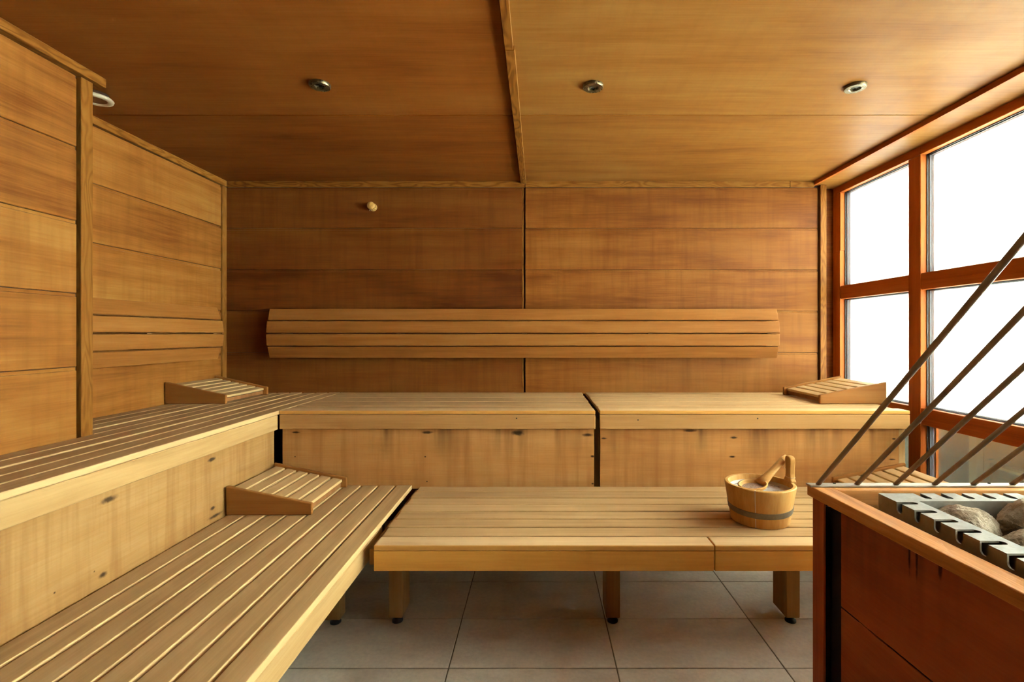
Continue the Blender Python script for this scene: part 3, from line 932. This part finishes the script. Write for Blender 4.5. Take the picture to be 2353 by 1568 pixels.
def hk(y, z, sy, sz):
    return loc_k(hb, px_(y), y, z, sy, sz)
drk = [(px_(1.12) - hb[0], 1.12 - hb[1], 0.68, 0.004, 0.05), (px_(1.10) - hb[0], 1.10 - hb[1], 0.685, 0.004, 0.06), (px_(1.04) - hb[0], 1.04 - hb[1], 0.69, 0.006, 0.035)]
M['heat_panel'] = wood('heater_panel_stained', *HEAT, 'y', 0.45, 0.05, 9.0, 0.9, 0.05, knots=drk, kcol=(48, 16, 10), drips=(0.72, 0.45, 0.5))
build('side_panel', skew_box(px_, px2, YS + 0.06, 1.352, 0.431, RZ - 0.0315, 0.002), M['heat_panel'], sr)
build('side_panel', skew_box(px_, px2, YS + 0.06, 1.352, 0.015, 0.4275, 0.002), M['heat_y'], sr)
build('corner_post', skew_box(lambda y: ex(y) + 0.005, lambda y: ex(y) + 0.012, 1.384, 1.435, 0.001, RZ - 0.0315, 0.002), M['heat_z'], sr)
build('shade_fill', skew_box(lambda y: ex(y) + 0.036, lambda y: ex(y) + 0.075, 1.340, 1.4035, 0.001, RZ - 0.0465, 0.001), M['shadow'], sr)  # black boards filling the recess, so that it looks deeply shaded
build('shade_fill', skew_box(lambda y: ex(y) + 0.0125, lambda y: ex(y) + 0.035, 1.3975, 1.434, 0.001, RZ - 0.0465, 0.001), M['shadow'], sr)
build('corner_post', skew_box(lambda y: ex(y) + 0.005, lambda y: ex(y) + 0.034, YS + 0.002, YS + 0.055, 0.001, RZ - 0.0315, 0.002), M['heat_z'], sr)
build('back_panel', box(ex(1.4) + 0.076, 1.85, 1.404, 1.420, 0.015, RZ - 0.046, 0.001), M['heat_rail_x'], sr)
build('front_panel', box(ex(YS) + 0.05, 1.85, YS + 0.004, YS + 0.020, 0.015, RZ - 0.032, 0.001), M['heat_y'], sr)
build('right_panel', box(1.83, 1.85, YS + 0.03, 1.403, 0.015, RZ - 0.032, 0.001), M['heat_y'], sr)

# ---------------------------------------------------------------- guard rods
gd = thing('guard_rail', 'slanting steel guard rods rising from a flat bar above the stove', 'railing', (1.3, 1.44, RZ))
bm = box(0.803, 1.858, 1.427, 1.455, RZ + 0.0002, RZ + 0.0052, 0.0012)
build('flat_bar', bm, M['bar'], gd)
rd = Vector((-0.045, -1.0, 0.947))
ends = []
for k in range(9):
    p0 = Vector((0.8315 + 0.1155 * k, 1.441, RZ + 0.004))
    p1 = p0 + rd * 1.30
    ends.append(p1)
    build('rod', tube([p0, p1], 0.0062, 14), M['rod'], gd, True)
build('top_bar', box(ends[0].x - 0.03, ends[-1].x + 0.03, ends[0].y - 0.012, ends[0].y + 0.012, ends[0].z - 0.004, ends[0].z + 0.004, 0.001), M['bar'], gd)
for e in (ends[1], ends[-2]):
    build('hanger', tube([e, Vector((e.x, e.y, CZ - 0.0005))], 0.006, 10), M['rod'], gd, True)
for px in (1922, 2280):
    x = (px - VX) / F_PX * 1.437
    build('screw', lathe([(0.0, 0.0), (0.004, 0.0), (0.0035, 0.002), (0.0, 0.0028)], 12, center=(x, 1.447, RZ + 0.0053)), M['nail'], gd)

# ---------------------------------------------------------------- stove with slotted steel collar
SX0, SX1, SY0, SY1, SZ = 0.923, 1.62, 0.62, 1.314, 0.760
WD = 0.062
stv = thing('sauna_stove', 'steel sauna stove with slotted square collar full of stones', 'stove', ((SX0 + SX1) / 2, (SY0 + SY1) / 2, 0))
def slots_along(length, first, pitch):
    out = []
    c = first
    while c < length - 0.07:
        out.append(c); c += pitch
    return out
def notch(c, half, depth):
    pts = [(c - half, 0.0)]
    for i in range(9):
        a = math.pi * i / 8
        pts.append((c - half * math.cos(a), depth - half + half * math.sin(a)))
    pts.append((c + half, 0.0))
    return pts
def member(origin, du, dv, length, slots, mitre, name):
    """du along the side, dv inwards across the top; the skirt hangs down from v = 0."""
    o, du, dv = Vector(origin), Vector(du), Vector(dv)
    top = [(0.0, 0.0)]
    for c in slots:
        top += notch(c, 0.0095, 0.046)
    top += [(length, 0.0), (length - WD, WD), (WD, WD)]
    bm = plate(top, lambda u, v, w: o + du * u + dv * v + Vector((0, 0, -w)), 0.004)
    e = 0.0042 if mitre else 0.0      # the short skirts butt between the long ones
    dz = Vector((0, 0, -0.0041))
    sk = [(e, 0.0)]
    for c in slots:
        sk += notch(c, 0.0095, 0.023)
    sk += [(length - e, 0.0), (length - e, 0.081), (e, 0.081)]
    merge(bm, plate(sk, lambda u, v, w: o + dz + du * u + dv * w + Vector((0, 0, -v)), 0.004))
    inn = [(WD, 0.0), (length - WD, 0.0), (length - WD, 0.081), (WD, 0.081)]
    merge(bm, plate(inn, lambda u, v, w: o + dz + du * u + dv * (WD - w) + Vector((0, 0, -v)), 0.004))
    return build(name, bm, M['steel'], stv)
LX, LY = SX1 - SX0, SY1 - SY0
member((SX0, SY1, SZ), (0, -1, 0), (1, 0, 0), LY, slots_along(LY, SY1 - 1.2375, 0.0588), False, 'collar_side')
member((SX0, SY1, SZ), (1, 0, 0), (0, -1, 0), LX, slots_along(LX, 0.104, 0.0565), True, 'collar_side')
member((SX1, SY0, SZ), (-1, 0, 0), (0, 1, 0), LX, slots_along(LX, 0.104, 0.0565), True, 'collar_side')
member((SX1, SY0, SZ), (0, 1, 0), (-1, 0, 0), LY, slots_along(LY, 0.08, 0.0588), False, 'collar_side')
M['dsteel'] = brushed('dark_stove_steel', (70, 66, 60), 0.55, 0.7)
build('stove_body', box(SX0 + 0.012, SX1 - 0.012, SY0 + 0.012, SY1 - 0.012, 0.002, 0.672, 0.004), M['dsteel'], stv)
# ---------------------------------------------------------------- stones
def stone(loc, dims, rz, tilt, seed, label, group='stones heaped in the stove'):
    rnd = random.Random(seed)
    bm = bmesh.new()
    bmesh.ops.create_icosphere(bm, subdivisions=5 if seed < 100 else 4, radius=1.0)
    off = Vector((rnd.uniform(-50, 50), rnd.uniform(-50, 50), rnd.uniform(-50, 50)))
    planes = []
    for k in range(13):
        n = Vector((rnd.gauss(0, 1), rnd.gauss(0, 1), rnd.gauss(0, 0.9))).normalized()
        planes.append((n, rnd.uniform(0.45, 0.78)))
    for v in bm.verts:
        c = v.co.copy()
        q0 = c + off
        c *= 1.0 + 0.18 * mnoise.noise(q0 * 1.1)
        for n, d in planes:
            e = c.dot(n) - d
            if e > 0:
                c -= n * e * 0.97
        q = c * 1.0 + off
        c *= 1.0 + 0.05 * mnoise.noise(q * 3.0) + 0.035 * mnoise.noise(q * 7.5)
        c += Vector((0, 0, 0.035 * round(2.5 * mnoise.noise(Vector((q.x * 1.5, q.y * 4.0, q.z))))))
        v.co = Vector((c.x * dims[0], c.y * dims[1], c.z * dims[2])) * 1.22
    bmesh.ops.rotate(bm, verts=bm.verts, matrix=Matrix.Rotation(tilt, 3, 'Y') @ Matrix.Rotation(tilt * 0.6, 3, 'X'))
    bmesh.ops.rotate(bm, verts=bm.verts, matrix=Matrix.Rotation(rz, 3, 'Z'))
    me = bpy.data.meshes.new('stove_stone')
    bm.to_mesh(me); bm.free()
    for p in me.polygons:
        p.use_smooth = True
    me.set_sharp_from_angle(angle=math.radians(17))
    o = link('stove_stone', me, None, M['stone'])
    o.location = loc
    o['label'] = label; o['category'] = 'stone'
    if group:
        o['group'] = group
    return o
stone((1.062, 1.192, 0.722), (0.070, 0.046, 0.036), -0.45, 0.12, 3, 'big light grey-brown stone beside the slotted collar, nearest its left corner')
stone((1.205, 1.178, 0.740), (0.085, 0.050, 0.036), -0.50, 0.10, 8, 'long pale stone lying right of the big corner stone')
stone((1.128, 1.222, 0.705), (0.060, 0.030, 0.030), 0.10, 0.0, 11, 'brown stone sunk behind the two pale long stones')
stone((1.235, 1.225, 0.745), (0.060, 0.032, 0.030), -0.2, -0.1, 14, 'small rugged stone lying against the back of the collar')
stone((1.130, 1.125, 0.705), (0.052, 0.040, 0.034), 0.5, 0.15, 21, 'brown stone below the long pale stone, right of the corner stone')
stone((1.100, 1.060, 0.705), (0.060, 0.040, 0.034), -0.3, -0.1, 27, 'dark rough stone low against the left side of the collar')
filler = [(1.045, 0.975, 0.712), (1.15, 0.985, 0.722), (1.06, 0.87, 0.715), (1.18, 0.86, 0.722), (1.26, 1.07, 0.722), (1.31, 0.94, 0.722),
          (1.34, 1.17, 0.728), (1.44, 1.20, 0.722), (1.40, 1.05, 0.722), (1.48, 0.96, 0.718), (1.42, 0.83, 0.722), (1.30, 0.78, 0.716),
          (1.10, 0.76, 0.712), (1.20, 0.73, 0.712), (1.50, 1.10, 0.716), (1.49, 0.75, 0.712)]
for i, p in enumerate(filler):
    rnd = random.Random(100 + i)
    stone(p, (rnd.uniform(0.060, 0.072), rnd.uniform(0.046, 0.054), 0.038), rnd.uniform(0, 3), rnd.uniform(-0.15, 0.15), 200 + i,
          'rough brown stove stone in the heap past the right edge of the view', 'stones at the near side of the heap')
# ---------------------------------------------------------------- ceiling fittings
def downlight(x, y, label):
    t = thing('ceiling_downlight', label, 'light', (x, y, CZ), 'recessed ceiling lights')
    build('ring', lathe([(0.040, 0.0), (0.040, -0.007), (0.0375, -0.0115), (0.0215, -0.0115), (0.0185, -0.009), (0.0175, 0.0)], 48, center=(x, y, CZ - 0.0003)), M['nickel'], t, False)
    o = t.children[0]
    for p in o.data.polygons:
        p.use_smooth = True
    o.data.set_sharp_from_angle(angle=math.radians(35))
    build('lens', lathe([(0.0, -0.006), (0.0174, -0.004), (0.0174, -0.001), (0.0, -0.001)], 32, center=(x, y, CZ - 0.0003)), M['lens'], t)
downlight((735 - VX) / F_PX * 1.885, 1.885, 'round recessed downlight left of the ceiling batten')
downlight((1363 - VX) / F_PX * 1.895, 1.895, 'round recessed downlight just right of the ceiling batten')
downlight((1965 - VX) / F_PX * 1.90, 1.90, 'round recessed downlight nearest the window')
vx, vy = -1.80, 1.96
t = thing('ceiling_vent', 'round cream plastic air vent on the ceiling behind the left wall corner', 'vent', (vx, vy, CZ))
build('neck', lathe([(0.045, 0.0), (0.045, -0.020), (0.040, -0.020), (0.040, 0.0)], 40, center=(vx, vy, CZ - 0.0003)), M['under'], t, True)
build('ring', lathe([(0.040, -0.018), (0.056, -0.015), (0.0605, -0.020), (0.058, -0.027), (0.044, -0.029), (0.040, -0.026)], 48, center=(vx, vy, CZ)), M['plastic'], t, True)
build('disc', lathe([(0.0, -0.024), (0.0395, -0.024), (0.0395, -0.019), (0.0, -0.019)], 40, center=(vx, vy, CZ)), M['cork'], t)

# ---------------------------------------------------------------- wooden sensor peg on the back wall
pxx, pzz = (856 - VX) / F_PX * 3.075, CAM_H - (475 - VY) / F_PX * 3.07
t = thing('wall_sensor', 'small turned wooden sensor cap with pierced rim high on the back wall', 'sensor', (pxx, YB, pzz))
def ylathe(profile, seg, sx=1.0):
    bm = lathe(profile, seg)
    bmesh.ops.rotate(bm, verts=bm.verts, matrix=Matrix.Rotation(math.pi / 2, 3, 'X'))
    bmesh.ops.translate(bm, verts=bm.verts, vec=(pxx, YB - 0.0003, pzz))
    return bm
build('flange', ylathe([(0.0, 0.0), (0.025, 0.0), (0.025, 0.005), (0.022, 0.007), (0.0, 0.007)], 32), M['pegwood'], t, True)
build('core', ylathe([(0.0, 0.0072), (0.014, 0.0072), (0.014, 0.046), (0.0, 0.046)], 24), M['nail'], t)
for k in range(10):
    a = 2 * math.pi * k / 10
    c, s = math.cos(a) * 0.0195, math.sin(a) * 0.0195
    build('cage_bar', tube([(pxx + c, YB - 0.0075, pzz + s), (pxx + c, YB - 0.0415, pzz + s)], 0.0036, 8), M['pegwood'], t, True)
build('cage_ring', ylathe([(0.0165, 0.022), (0.0232, 0.022), (0.0232, 0.027), (0.0165, 0.027)], 32), M['pegwood'], t)
build('cap', ylathe([(0.0, 0.0465), (0.0142, 0.042), (0.0235, 0.042), (0.0235, 0.049), (0.020, 0.053), (0.0, 0.055)], 32), M['pegwood'], t, True)
for dx in (-0.012, -0.003):
    build('wire_end', tube([(pxx + dx, YB - 0.035, pzz - 0.0235), (pxx + dx + 0.001, YB - 0.037, pzz - 0.031)], 0.0014, 6), M['plastic'], t)
